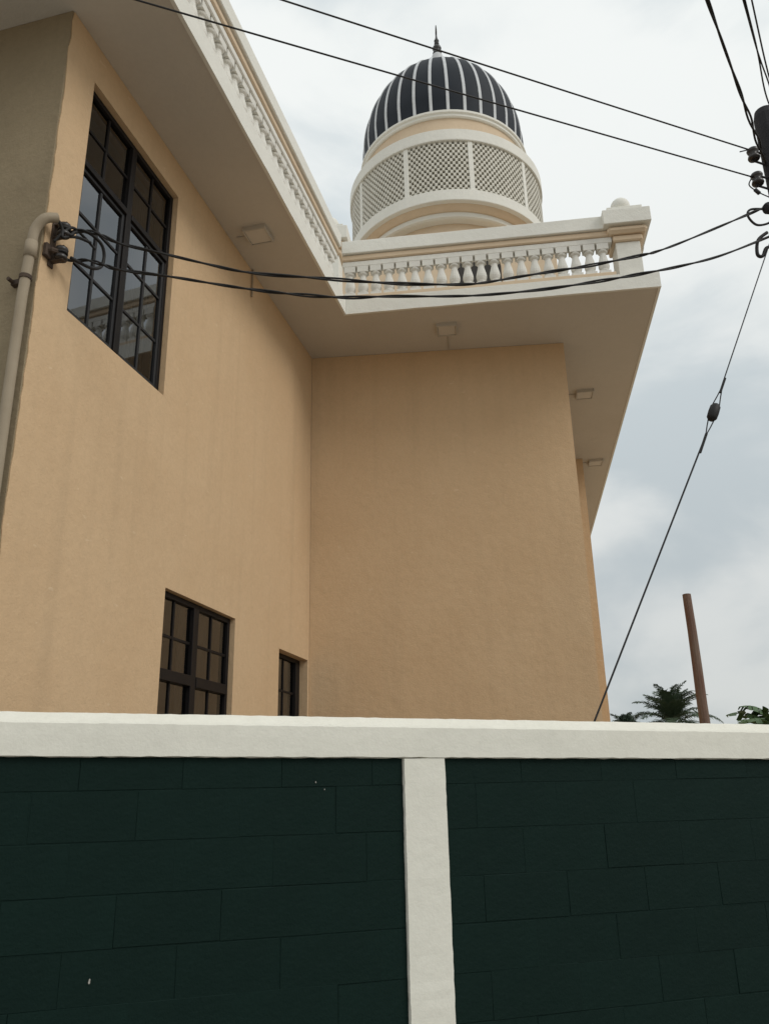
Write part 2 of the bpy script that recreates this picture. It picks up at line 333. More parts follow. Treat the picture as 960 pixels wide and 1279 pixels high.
# ------------------------------------------------------------------ windows
def cuboid(parent, name, o, d, n, s0, s1, z0, z1, w0, w1, m, bev=0.003):
    bm = bmesh.new(); frame_box(bm, o, d, n, Z, s0, s1, w0, w1, z0, z1, bev); return obj(name, bm, m, parent)
def ring_frame(parent, name, s0, s1, z0, z1, t, w0, w1, m, tb=None):
    bm = bmesh.new(); tb = t if tb is None else tb
    for a in ((s0, s0 + t, z0, z1), (s1 - t, s1, z0, z1), (s0 + t + .0005, s1 - t - .0005, z0, z0 + tb), (s0 + t + .0005, s1 - t - .0005, z1 - t, z1)):
        frame_box(bm, B, DL, NL, Z, a[0], a[1], w0, w1, a[2], a[3], 0.003)
    return obj(name, bm, m, parent)
def window(op, rec, mulls, transoms, lights, label, sash_t=0.027):
    """op opening; mulls [(s0,s1)], transoms [(z0,z1)]; lights: list of (s0,s1,z0,z1,[s bars],[z bars], sash?)"""
    s0, s1, z0, z1 = op; w1 = -rec; w0 = -rec - 0.075
    win = ring_frame(bld, 'window', s0 + .002, s1 - .002, z0 + .002, z1 - .002, 0.042, w0, w1, 'frame')
    win['label'] = label
    for a, b in mulls: cuboid(win, 'mullion', B, DL, NL, a, b, z0 + .043, z1 - .043, w0 + .004, w1 + .008, 'frame')
    for a, b, p, q in transoms: cuboid(win, 'transom', B, DL, NL, a, b, p, q, w0 + .002, w1 + .014, 'frame')
    for (a, b, p, q, sb, zb, sash) in lights:
        mm = 'frame'
        if sash:
            ring_frame(win, 'sash', a, b, p, q, sash_t, w0 + .03, w1 - .006, 'sash'); a += sash_t; b -= sash_t; p += sash_t; q -= sash_t; mm = 'sash'
        sbs = [a] + sb + [b]; zbs = [p] + zb + [q]; h = 0.0105
        for s in sb: cuboid(win, 'glazing_bar', B, DL, NL, s - h, s + h, p + .001, q - .001, w1 - .034, w1 - .013, mm, 0.002)
        for z in zb:
            for i in range(len(sbs) - 1):
                cuboid(win, 'glazing_bar', B, DL, NL, sbs[i] + (h + .001 if i else .001), sbs[i + 1] - (h + .001 if i < len(sbs) - 2 else .001), z - h, z + h, w1 - .034, w1 - .0145, mm, 0.002)
        for i in range(len(sbs) - 1):
            for j in range(len(zbs) - 1):
                e = 0.004
                bm = bmesh.new()
                # each pane sits at its own very slight tilt, as puttied glass does
                t1, t2 = random.uniform(-.0012, .0012), random.uniform(-.0012, .0012)
                pa, pb, pc, pd = sbs[i] - e * (i > 0), sbs[i + 1] + e * (i < len(sbs) - 2), zbs[j] - e * (j > 0), zbs[j + 1] + e * (j < len(zbs) - 2)
                wq = w1 - 0.024
                c = [bm.verts.new(B + DL * s + NL * (wq + tt) + Z * z) for s, z, tt in ((pa, pc, t1), (pb, pc, t2), (pb, pd, -t1), (pa, pd, -t2))]
                bm.faces.new(c); me = bpy.data.meshes.new('pane'); bm.normal_update()
                if bm.faces[:][0].normal.dot(NL) < 0: bmesh.ops.reverse_faces(bm, faces=bm.faces[:])
                bm.to_mesh(me); bm.free(); link('pane', me, 'glass', win)
    return win
# upper window: four by two fixed lights over two tall casements
a, b, c, d = UW
window(UW, 0.045, [(0.858, 0.918)], [(a + .043, .857, 5.62, 5.668), (.919, b - .043, 5.62, 5.668)],
       [(a + .043, .858, 5.668, d - .043, [.578], [5.955], False), (.918, b - .043, 5.668, d - .043, [1.19], [5.955], False),
        (a + .045, .856, c + .045, 5.618, [.578], [4.885, 5.27], True), (.92, b - .045, c + .045, 5.618, [1.19], [4.885, 5.27], True)],
       'tall upper window reflecting grey sky')
a, b, c, d = LW
window(LW, 0.045, [(2.25, 2.335)], [(a + .043, 2.249, 2.365, 2.445), (2.336, b - .043, 2.365, 2.445)],
       [(a + .043, 2.25, 2.445, d - .043, [1.975], [2.69], False), (2.335, b - .043, 2.445, d - .043, [2.605], [2.69], False),
        (a + .043, 2.25, c + .043, 2.365, [1.975], [1.62, 1.98], False), (2.335, b - .043, c + .043, 2.365, [2.605], [1.62, 1.98], False)],
       'lower window with dark glazing bars above the boundary wall')
a, b, c, d = SW
window(SW, 0.09, [(4.66, 4.745)], [], [(a + .05, 4.66, c + .05, d - .05, [4.36], [2.2, 2.55], False)], 'small window tucked beside the inner corner')

# pale curtains hanging inside the right halves of the two big windows
def curtain(s0, s1, z0, z1, w, label):
    bm = bmesh.new(); prev = None; n = 60
    for i in range(n + 1):
        s = s0 + (s1 - s0) * i / n; dw = .022 * math.sin(i * .95) + .010 * math.sin(i * 2.3 + 1)
        ring = [bm.verts.new(B + DL * s + NL * (w + dw * k + e) + Z * z) for z, k, e in ((z0, 1.2, 0), (z1, .8, 0), (z1, .8, -.004), (z0, 1.2, -.004))]
        if prev:
            for k in range(4): bm.faces.new((prev[k], prev[(k + 1) % 4], ring[(k + 1) % 4], ring[k]))
        else: bm.faces.new(ring)
        prev = ring
    bm.faces.new(prev[::-1])
    tag(obj('curtain', bm, 'curtain', None, True), label, 'curtain')
curtain(2.42, 3.02, 1.15, 3.05, -.27, 'grey curtain behind the right half of the lower window')
curtain(1.22, 1.55, 4.4, 6.3, -.27, 'grey curtain drawn to the far side of the upper window')

# ------------------------------------------------------------------ balustrades
def baluster_mesh():
    bm = bmesh.new()
    bx(bm, -.062, .062, -.05, .05, 0, .035, .003)
    lathe(bm, [(0.0, .034), (.050, .034), (.053, .048), (.044, .058), (.053, .078), (.061, .108), (.060, .135), (.052, .175), (.042, .215), (.035, .25), (.036, .268), (.050, .282), (.056, .296), (.050, .306), (.0, .309)], 14)
    bx(bm, -.0625, .0625, -.05, .05, .308, .385, .003)
    bmesh.ops.recalc_face_normals(bm, faces=bm.faces)
    me = bpy.data.meshes.new('baluster'); bm.to_mesh(me); bm.free()
    me.materials.append(M['dirty_white'])
    return me
BAL = baluster_mesh()
def run(a, b, n, start, stop, pitch, back):
    """balustrade along the slab edge a-b; n outward; back = setback of the baluster axis"""
    d = (b - a).normalized()
    cop = band('balustrade', a, b, n, 7.405, 7.575, -back - .12, .012, 'white', ext0=-start, ext1=-((b - a).length - stop), wob=0.0015, bev=.008)
    band('rail_moulding', a, b, n, 7.33, 7.404, -back - .10, -.018, 'tan_trim', cop, -start, -((b - a).length - stop), 0.001, .012)
    band('rail_underside', a, b, n, 7.252, 7.329, -back - .08, -.035, 'dirty_white', cop, -start, -((b - a).length - stop), 0.001, .01)
    band('plinth', a, b, n, 6.782, 6.865, -back - .09, -.012, 'tan_trim', cop, -start, -((b - a).length - stop), 0.001, .01)
    k = 0; s = start + pitch * .55
    while s < stop - pitch * .4:
        o = link('baluster', BAL, None, cop)
        p = a + d * s - n * back; o.location = (p.x, p.y, 6.866)
        o.rotation_euler = (0, 0, math.atan2(d.y, d.x) + random.uniform(-.03, .03)); k += 1; s += pitch
    return cop
run(F1, F2, NFB, -0.02, 2.99, 0.1485, .078)
run(P0, F1, NFL, 0.30, (F1 - P0).length - 0.14, 0.1485, .10)
run(F2, SG, NR, 0.42, 6.2, 0.1485, .12)
def pedestal(p, d, n, h0, h1, w, ball=True, label=None, s=1.0):
    """square pier with moulded cap, stepped top and ball, p = centre on plan"""
    bm = bmesh.new(); frame_box(bm, p, d, n, Z, -w, w, -w, w, h0, h1, .004); ped = obj('pedestal', bm, 'white', bld)
    bm = bmesh.new()
    frame_box(bm, p, d, n, Z, -w - .03, w + .03, -w - .03, w + .03, h1 + .001, h1 + .075, .012)
    frame_box(bm, p, d, n, Z, -w - .085, w + .085, -w - .085, w + .085, h1 + .076, h1 + .165, .03)
    obj('cap_moulding', bm, 'tan_trim', ped)
    bm = bmesh.new(); k = w + .125
    frame_box(bm, p, d, n, Z, -k, k, -k, k, h1 + .166, h1 + .35, .005); obj('cap', bm, 'white', ped)
    bm = bmesh.new(); k = w + .06
    frame_box(bm, p, d, n, Z, -k, k, -k, k, h1 + .351, h1 + .43, .005)
    frame_box(bm, p, d, n, Z, -k + .06, k - .06, -k + .06, k - .06, h1 + .431, h1 + .475, .005); obj('cap_step', bm, 'white', ped)
    bm = bmesh.new()
    bmesh.ops.create_uvsphere(bm, u_segments=24, v_segments=14, radius=.108, matrix=Matrix.Translation(p + Z * (h1 + .475 + .085)))
    obj('ball', bm, 'white', ped, True)
    if label: ped['label'] = label
    return ped
pedestal(F2 - DFB * .235 - NFB * .17, DFB, NFB, 6.785, 7.245, .13, label='corner pedestal with ball finial on its stepped cap')
pedestal(Vector((-0.62, 8.78, 0)), DFB, NFB, 6.785, 8.00, .13, label='taller ball topped pier behind the inner roof corner')

# ------------------------------------------------------------------ dome tower
TX, TY = 1.14, 11.3; TC = Vector((TX, TY, 0))
tw = thing('dome_tower', 'round roof tower with latticed drum and striped navy dome tipped by a finial', 'dome tower', (0, 0, 0))
NSEG = 96
bm = bmesh.new(); lathe(bm, [(1.28, 6.785), (1.28, 9.5), (1.28, 9.535)], NSEG, TC); obj('lower_drum', bm, 'tan_trim', tw, True)
def ringpart(name, prof, m, smooth=False, parent=tw):
    bm = bmesh.new(); lathe(bm, prof, NSEG, TC, close=True); o = obj(name, bm, m, parent)
    return o
ringpart('corbel_ring', [(1.2, 9.536), (1.40, 9.536), (1.43, 9.55), (1.43, 9.625), (1.2, 9.625)], 'white')
ringpart('corbel_moulding', [(1.2, 9.626), (1.46, 9.626), (1.50, 9.66), (1.53, 9.70), (1.2, 9.70)], 'tan_trim')
ringpart('cornice_ring', [(1.2, 9.701), (1.605, 9.701), (1.61, 9.71), (1.61, 9.885), (1.60, 9.895), (1.2, 9.895)], 'white')
ringpart('upper_ring', [(1.44, 10.80), (1.605, 10.80), (1.61, 10.81), (1.61, 11.0), (1.585, 11.02), (1.3, 11.03), (1.3, 10.95), (1.44, 10.95)], 'white')
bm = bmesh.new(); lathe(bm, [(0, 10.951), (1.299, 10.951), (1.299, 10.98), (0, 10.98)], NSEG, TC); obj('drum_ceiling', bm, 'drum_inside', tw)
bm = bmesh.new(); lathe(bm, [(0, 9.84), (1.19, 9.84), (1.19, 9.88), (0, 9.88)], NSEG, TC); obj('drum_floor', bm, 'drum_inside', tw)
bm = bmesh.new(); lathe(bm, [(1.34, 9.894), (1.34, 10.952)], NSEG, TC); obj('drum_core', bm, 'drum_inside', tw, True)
ringpart('upper_drum', [(1.25, 11.031), (1.36, 11.031), (1.36, 11.45), (1.25, 11.45)], 'tan_trim')
ringpart('dome_base_ring', [(1.2, 11.451), (1.385, 11.451), (1.40, 11.465), (1.40, 11.505), (1.425, 11.52), (1.425, 11.56), (1.2, 11.56)], 'white')
# ten lattice panels between slim posts
NP = 10; ph0 = R(-90) + R(9.5); LAT0, LAT1, RL = 9.896, 10.799, 1.575
lat_me = None
half = R(180 / NP); post_half = 0.036 / RL
def lattice_mesh():
    bm = bmesh.new(); nx, nz_ = 23, 17; w_ang = 2 * (half - post_half) / nx; ch = (LAT1 - LAT0) / nz_; e = 0.0
    for i in range(nx):
        for j in range(nz_):
            if (i + j) % 2: continue
            a0 = -half + post_half + w_ang * (i - e); a1 = -half + post_half + w_ang * (i + 1 + e)
            z0 = LAT0 + ch * max(j - e, 0); z1 = LAT0 + ch * min(j + 1 + e, nz_)
            a0 = max(a0, -half + post_half); a1 = min(a1, half - post_half)
            vv = []
            for rr in (RL - .055, RL):
                for z in (z0, z1):
                    for aa in (a0, a1): vv.append(bm.verts.new((rr * math.cos(aa), rr * math.sin(aa), z)))
            for f in ((0, 1, 3, 2), (4, 6, 7, 5), (0, 4, 5, 1), (2, 3, 7, 6), (0, 2, 6, 4), (1, 5, 7, 3)): bm.faces.new([vv[k] for k in f])
    bmesh.ops.recalc_face_normals(bm, faces=bm.faces)
    me = bpy.data.meshes.new('lattice_panel'); bm.to_mesh(me); bm.free(); me.materials.append(M['lattice']); return me
LM = lattice_mesh()
bm = bmesh.new(); frame_box(bm, O, X, Y, Z, RL - .05, RL + .012, -.036, .036, LAT0, LAT1, .003); bmesh.ops.recalc_face_normals(bm, faces=bm.faces)
PM = bpy.data.meshes.new('lattice_post'); bm.to_mesh(PM); bm.free(); PM.materials.append(M['white'])
for k in range(NP):
    an = ph0 + k * 2 * half
    o = link('lattice_panel', LM, None, tw); o.location = TC; o.rotation_euler = (0, 0, an - half); o['kind'] = 'stuff'
    o = link('lattice_post', PM, None, tw); o.location = TC; o.rotation_euler = (0, 0, an)
# dome with thirty two raised ribs
DZ, BUL, DRAD, DH = 11.561, 0.34, 1.375, 1.74
def dome_r(t):      # t 0..1 along the profile -> radius, height
    if t < 0.15: return DRAD * (0.985 + 0.015 * t / .15), DZ + BUL * t / .15
    a = (t - .15) / .85 * math.pi / 2
    return DRAD * math.cos(a), DZ + BUL + DH * math.sin(a) ** 1.0
bm = bmesh.new(); NT = 40
lathe(bm, [(max(dome_r(i / NT)[0], 0 if i == NT else .001), dome_r(i / NT)[1]) for i in range(NT)] + [(0, dome_r(1)[1])], 96, TC)
dome = obj('dome', bm, 'dome', tw, True)
bm = bmesh.new(); prev = None
for i in range(NT):
    t = i / NT * .985; r, z = dome_r(t); r2, z2 = dome_r(t + .002); tn = Vector((r2 - r, 0, z2 - z)).normalized(); nn = Vector((tn.z, 0, -tn.x))
    hw = .024 if r > .35 else max(.024 * r / .35, .004)
    p = Vector((r, 0, z))
    ring = [bm.verts.new(q) for q in (p - nn * .01 + Y * hw, p + nn * .009 + Y * hw, p + nn * .013, p + nn * .009 - Y * hw, p - nn * .01 - Y * hw)]
    if prev:
        for k in range(4): bm.faces.new((prev[k], prev[k + 1], ring[k + 1], ring[k]))
    prev = ring
bmesh.ops.recalc_face_normals(bm, faces=bm.faces)
RM = bpy.data.meshes.new('rib'); bm.to_mesh(RM); bm.free(); RM.materials.append(M['rib'])
for k in range(32):
    o = link('rib', RM, None, dome); o.location = TC; o.rotation_euler = (0, 0, R(-90) + R(-.5) + k * R(11.25))
top = dome_r(1)[1]
bm = bmesh.new(); lathe(bm, [(0, top - .05), (.30, top - .045), (.20, top + .12), (.13, top + .32), (.095, top + .50), (.10, top + .58), (.085, top + .605), (0, top + .61)], 24, TC); obj('finial_base', bm, 'rib', tw, True)
bm = bmesh.new()
fprof = [(0, .60), (.035, .60), (.055, .625), (.064, .66), (.055, .695), (.036, .715), (.055, .74), (.065, .775), (.055, .81), (.025, .83), (.02, .865), (.036, .88), (.036, .895), (.02, .91), (.018, .925), (.034, .945), (.036, .965), (.024, .99), (.014, 1.05), (.010, 1.13), (0, 1.14)]
lathe(bm, [(r * 1.28, h) for r, h in fprof], 20, TC + Z * top)
fin = obj('finial', bm, 'finial', tw, True)
bm = bmesh.new(); cc = TC + Z * (top + 1.215); pts = []; rad = []
for i in range(25):
    t = R(-90 - 150 + 300 * i / 24); rot = R(66)
    q = Vector((math.cos(t) * math.cos(rot + R(20)), math.cos(t) * math.sin(rot + R(20)), math.sin(t))) * .085
    pts.append(cc + q); rad.append(.003 + .013 * math.sin(math.pi * i / 24))
tube(bm, pts, rad, 8); obj('crescent', bm, 'finial', fin, True)
# square plinth of the tower with a dark arched opening towards the terrace
bm = bmesh.new(); frame_box(bm, TC, DFB, NFB, Z, -1.56, 1.56, -1.56, 1.40, 6.786, 9.12, .01); obj('tower_base', bm, 'tan_trim', tw)
for s0 in (.44,):
    bm = bmesh.new(); f0 = []; f1 = []
    poly = [(-.33, 7.9), (.33, 7.9)] + [(.33 * math.cos(R(q)), 8.62 + .33 * math.sin(R(q))) for q in range(0, 181, 15)]
    for q, z in poly:
        f0.append(bm.verts.new(TC + NFB * 1.36 + DFB * (s0 + q) + Z * z)); f1.append(bm.verts.new(TC + NFB * 1.408 + DFB * (s0 + q) + Z * z))
    bm.faces.new(f0[::-1]); bm.faces.new(f1)
    for k in range(len(poly)): bm.faces.new((f0[k], f0[(k + 1) % len(poly)], f1[(k + 1) % len(poly)], f1[k]))
    obj('shutter', bm, 'door', tw)
# ------------------------------------------------------------------ soffit lamps and small wall fittings
def lamp(x, y, d, label, w_, wl_):
    n = Vector((d.y, -d.x, 0)); t = thing('soffit_light', label, 'ceiling light', (0, 0, 0), 'square lights under the eaves'); o = Vector((x, y, 0))
    bm = bmesh.new()
    for q in ((-.115, .115, -.115, -.098), (-.115, .115, .098, .115), (-.115, -.098, -.0975, .0975), (.098, .115, -.0975, .0975)):
        frame_box(bm, o, d, n, Z, q[0], q[1], q[2], q[3], SZ0 - .045, SZ0 + .004, .003)
    obj('rim', bm, 'lampframe', t)
    bm = bmesh.new(); frame_box(bm, o, d, n, Z, -.096, .096, -.096, .096, SZ0 - .036, SZ0 + .003, .002); obj('diffuser', bm, 'lamp', t)
    bm = bmesh.new(); tube(bm, [o + w_ * .11 + Z * (SZ0 - .006), o + w_ * wl_ + Z * (SZ0 - .006)], .006, 6); obj('feed_wire', bm, 'lampframe', t)
    return t
lamp(-1.14, 6.39, DL, 'square soffit light above the tall upper window\'s wall', -NL, .22)
lamp(0.76, 8.13, DFB, 'square soffit light over the blank back wall', -NFB, .46)
lamp(2.73, 9.84, DR, 'square soffit light under the side eave, next to the wall corner', -NR, .3)
lamp(3.47, 12.30, DR, 'square soffit light at the far end of the side eave', -NR, .2)
q0 = Vector((-1.291, 6.956, 0)) + NL * .012
bm = bmesh.new(); tube(bm, [q0 + Z * 6.598, q0 + Z * 6.44, q0 + Z * 6.28], .009, 8); tag(obj('drip_pipe', bm, 'pvc'), 'short thin drip pipe hanging where eave meets wall', 'pipe')

# conduit on the end wall, with clamp
cp = thing('conduit', 'dusty plastic conduit climbing the wall corner and bent over at the top', 'conduit', (0, 0, 0))
px = -0.065
def EW(e, w, z): return B + DE * e + NE * w + Z * z      # e along the end wall, w out of it
path = [EW(.045, .062, 0.0), EW(.045, .062, 1.5), EW(.036, .062, 2.94), EW(.04, .062, 3.8), EW(.04, .062, 4.34), EW(.025, .062, 4.70)]
bend = spline([EW(.025, .062, 4.70), EW(.012, .066, 4.79), EW(-.035, .055, 4.865), EW(-.075, .0, 4.905)], 6)
bm = bmesh.new(); tube(bm, path + bend[1:], .03, 14, False); obj('pipe', bm, 'pvc', cp, True)
bm = bmesh.new(); tube(bm, [EW(.0255, .062, 4.60), EW(.0255, .062, 4.705)], .036, 14); obj('coupling', bm, 'pvc', cp, True)
for z in (4.46, 2.2):
    bm = bmesh.new(); tube(bm, [EW(.035, .062, z - .012), EW(.035, .062, z + .012)], .036, 14); frame_box(bm, B, DE, NE, Z, .06, .15, .01, .045, z - .018, z + .018, .003); tube(bm, [EW(.135, .03, z), EW(.135, .085, z)], .012, 8)
    obj('clamp', bm, 'rustmetal', cp)

# service bracket with spool insulators on the corner of the long wall
sb_ = thing('service_bracket', 'rusty wall bracket with two spool insulators holding the service cables', 'bracket', (0, 0, 0))
def LWp(s, w, z): return B + DL * s + NL * w + Z * z
bm = bmesh.new(); frame_box(bm, B, DL, NL, Z, .055, .10, .001, .012, 4.62, 4.98, .002)
for z in (4.70, 4.87):
    frame_box(bm, B, DL, NL, Z, .06, .095, .012, .10, z - .05, z - .042, .001); frame_box(bm, B, DL, NL, Z, .06, .095, .012, .10, z + .042, z + .05, .001)
    tube(bm, [LWp(.078, .075, z - .062), LWp(.078, .075, z + .062)], .006, 8)
obj('bracket_plate', bm, 'rustmetal', sb_)
def spool(o, axis, parent, s=1.0, m='porcelain'):
    bm = bmesh.new(); lathe(bm, [(0, -.04 * s), (.036 * s, -.04 * s), (.04 * s, -.03 * s), (.036 * s, -.015 * s), (.022 * s, 0), (.036 * s, .015 * s), (.04 * s, .03 * s), (.036 * s, .04 * s), (0, .04 * s)], 18, o, axis)
    return obj('insulator', bm, m, parent, True)
spool(LWp(.078, .075, 4.70), Z, sb_); spool(LWp(.078, .075, 4.87), Z, sb_)
bm = bmesh.new(); tube(bm, [LWp(.03, .0, 4.70), LWp(.03, .05, 4.70), LWp(.06, .075, 4.70)], .018, 8); frame_box(bm, B, DL, NL, Z, .0, .05, .001, .03, 4.655, 4.745, .004); obj('anchor', bm, 'rustmetal', sb_)

# ------------------------------------------------------------------ utility pole and wires
PY = 5.2 / 6.0
def S(p): return EYE + (Vector(p) - EYE) * PY
PT = S((3.675, 6.0, 7.538)); PT.x -= .03; PX, PYY, PZ = PT
pole = thing('utility_pole', 'dark utility pole with spool insulators standing behind the boundary wall', 'utility pole', (0, 0, 0))
def pole_shaft(x, y, h, parent):
    bm = bmesh.new(); tube(bm, [(x, y, -.1), (x, y, h * .5), (x, y, h - .06), (x, y, h)], [.12, .105, .088, .075], 20); return obj('shaft', bm, 'pole', parent)
pole_shaft(PX, PYY, PZ, pole)
bm = bmesh.new(); tube(bm, [(PX - .01, PYY, PZ - .01), (PX - .01, PYY, PZ + .03)], [.03, .01], 8); obj('cap_bolt', bm, 'pole', pole)
I1 = S((3.40, 5.9, 6.956)); I2 = S((3.389, 5.9, 6.681)); I3 = S((3.414, 5.9, 6.368)); I4 = S((3.43, 5.9, 6.10))
for ip in (I1, I2):
    spool(ip, Z, pole, 1.15)
    bm = bmesh.new()
    for dz in (-.055, .05): tube(bm, [ip + Z * dz - X * .02, (PX - .06, PYY, ip.z + dz + .02)], .009, 6)
    tube(bm, [ip - Z * .066, ip + Z * .066], .007, 6); obj('bracket', bm, 'pole', pole)
bm = bmesh.new(); lathe(bm, [(0, -.055), (.03, -.055), (.045, -.03), (.048, .02), (.03, .05), (0, .05)], 14, I3 + X * .03, Vector((.7, .3, .25))); obj('clamp', bm, 'pole', pole)
bm = bmesh.new(); tube(bm, [I3 + X * .05, (PX - .06, PYY, I3.z + .05)], .02, 8); obj('bracket', bm, 'pole', pole)
bm = bmesh.new(); tube(bm, [I4 - X * .02, (PX - .05, PYY, I4.z + .01)], .014, 8); obj('bracket', bm, 'pole', pole)
# hanging loops of spare cable at the pole
bm = bmesh.new(); c0 = I3 + Vector((-.06, 0, -.06))
tube(bm, spline([I3 + Vector((.0, 0, -.01)), c0 + Vector((-.06, 0, .05)), c0 + Vector((-.09, 0, -.01)), c0 + Vector((-.04, 0, -.09)), c0 + Vector((.05, 0, -.08)), c0 + Vector((.10, 0, -.03)), c0 + Vector((.09, 0, .02))], 6), .009, 8); obj('cable_loop', bm, 'cable', pole, True)
bm = bmesh.new(); c0 = I4 + Vector((-.085, 0, -.05))
tube(bm, spline([c0 + Vector((.04, 0, .06)), c0 + Vector((-.04, 0, -.01)), c0 + Vector((-.065, 0, -.13)), c0 + Vector((-.03, 0, -.15)), c0 + Vector((.01, 0, -.08)), c0 + Vector((.07, 0, -.07)), c0 + Vector((.12, 0, -.10))], 6), .013, 8); obj('cable_loop', bm, 'cable', pole, True)
bm = bmesh.new(); tube(bm, spline([I2 + Vector((-.05, 0, .0)), I2 + Vector((-.07, 0, -.06)), I2 + Vector((-.0, 0, -.13)), I2 + Vector((.1, 0, -.2)), (PX - .05, PYY, I2.z - .21)], 5), .005, 6)
lathe(bm, [(0, -.03), (.015, -.025), (.015, .025), (0, .03)], 8, I2 + Vector((-.02, 0, -.115)), Vector((.6, 0, -.8))); obj('cable_loop', bm, 'wire', pole, True)
bm = bmesh.new(); tube(bm, [I1 + Vector((-.10, 0, .03)), (PX - .06, PYY, I1.z + .16)], .005, 6); obj('tie_wire', bm, 'wire', pole)

# insulated service cables from the pole to the bracket
WA = [(-1.930, 4.145, 4.87), (-1.900, 4.150, 4.888), (-1.820, 4.160, 4.902), (-1.726, 4.179, 4.885), (-1.605, 4.203, 4.835), (-1.342, 4.255, 4.790), (-1.076, 4.308, 4.745), (-0.806, 4.361, 4.711), (-0.381, 4.446, 4.721), (0.085, 4.538, 4.734), (0.513, 4.623, 4.773), (0.707, 4.662, 4.810), (0.906, 4.701, 4.871), (1.197, 4.759, 4.956), (1.497, 4.819, 5.044), (1.871, 4.893, 5.169), (2.000, 4.919, 5.219), (2.201, 4.959, 5.320), (2.585, 5.035, 5.532), (2.876, 5.093, 5.695), (2.945, 5.110, 5.727)]
WB = [(-1.930, 4.160, 4.705), (-1.891, 4.202, 4.714), (-1.800, 4.219, 4.728), (-1.704, 4.237, 4.704), (-1.608, 4.255, 4.680), (-1.299, 4.312, 4.660), (-1.056, 4.357, 4.637), (-0.809, 4.402, 4.617), (-0.535, 4.453, 4.608), (-0.230, 4.509, 4.615), (0.083, 4.567, 4.655), (0.457, 4.636, 4.692), (0.732, 4.687, 4.732), (1.130, 4.760, 4.815), (1.546, 4.837, 4.925), (1.853, 4.894, 5.015), (2.170, 4.952, 5.115), (2.502, 5.014, 5.242), (2.955, 5.105, 5.475)]
for W_, lab in ((WA, 'black service cable sagging from the pole clamp to the upper spool insulator'), (WB, 'black service cable sagging from the pole to the lower spool insulator')):
    sp = spline(W_, 10); bm = bmesh.new(); tw_n = len(sp)
    for ph in (0, math.pi):      # a loosely twisted pair, its twist opening and closing
        pts = []
        for i, p in enumerate(sp):
            q = ph + i * .33; k = .0062 + .0025 * math.sin(i * .11 + W_[0][2])
            pts.append(p + Vector((-.19 * math.cos(q), .98 * math.cos(q), math.sin(q))) * k * .85)
        tube(bm, pts, .0066, 6)
    tag(obj('service_cable', bm, 'cable', None, True), lab, 'cable', 'service cables')
# loops of cable around the bracket
cl = thing('cable_tail', 'black cable tails looping from the conduit mouth to the insulators', 'cable', (0, 0, 0))
for k, L_ in enumerate(([EW(-.07, .0, 4.90), LWp(.05, .075, 4.89), LWp(.09, .11, 4.84), LWp(.12, .12, 4.88), LWp(.21, .14, 4.945), LWp(.31, .17, 4.93), LWp(.36, .17, 4.87), LWp(.35, .16, 4.78), LWp(.27, .14, 4.725), LWp(.13, .105, 4.705)],
          [EW(-.075, .005, 4.905), LWp(.045, .085, 4.86), LWp(.05, .09, 4.80), LWp(.09, .10, 4.83), LWp(.16, .12, 4.87), LWp(.24, .15, 4.885)],
          [LWp(.03, .05, 4.76), LWp(.05, .09, 4.83), LWp(.10, .115, 4.90), LWp(.20, .13, 4.90), LWp(.28, .16, 4.86)])):
    bm = bmesh.new(); tube(bm, spline(L_, 6), (.011, .010, .009)[k], 8); obj('strand', bm, 'cable', cl, True)
for z in (4.70, 4.872):
    bm = bmesh.new(); ang = [i / 16 * 2 * math.pi for i in range(17)]
    tube(bm, [LWp(.078 + .031 * math.cos(t), .075 + .031 * math.sin(t), z + .006 * math.sin(t)) for t in ang], .009, 8, False); obj('wrap', bm, 'cable', cl, True)

# bare overhead lines running along the street
EP = Vector((-7.55, 1.2, 0))
for ip, mid, end, lab in ((Vector((2.940, 5.113, 6.281)), Vector((-0.537, 3.775, 6.311)), Vector((-7.49, 1.099, 6.371)), 'thin bare overhead line crossing in front of the finial'),
                     (Vector((2.921, 5.113, 6.019)), Vector((-1.359, 3.545, 6.049)), Vector((-7.49, 1.299, 6.094)), 'thin bare overhead line crossing the middle of the dome')):
    pts = []
    for i in range(41):
        t = i / 40; p = ip + (end - ip) * t; sag = 4 * t * (1 - t)
        pts.append(p - Z * (.018 * sag))
    bm = bmesh.new(); tube(bm, pts, .0062, 6); tag(obj('overhead_line', bm, 'wire', None, True), lab, 'wire', 'bare overhead lines')
p2 = thing('utility_pole', 'second utility pole farther along the street that carries the bare lines', 'utility pole', (0, 0, 0))
pole_shaft(EP.x, EP.y, 6.7, p2)
bm = bmesh.new(); bx(bm, -7.6, -7.45, 1.05, 1.35, 6.03, 6.07); bx(bm, -7.6, -7.45, 1.05, 1.35, 6.32, 6.36); obj('bracket', bm, 'pole', p2)
p3 = thing('utility_pole', 'third utility pole across the street that carries the bundled cables', 'utility pole', (0, 0, 0))
pole_shaft(-3.6, -5.15, 7.5, p3)
bm = bmesh.new(); bx(bm, -4.4, -2.9, -5.05, -4.95, 7.0, 7.1); obj('crossarm', bm, 'pole', p3)
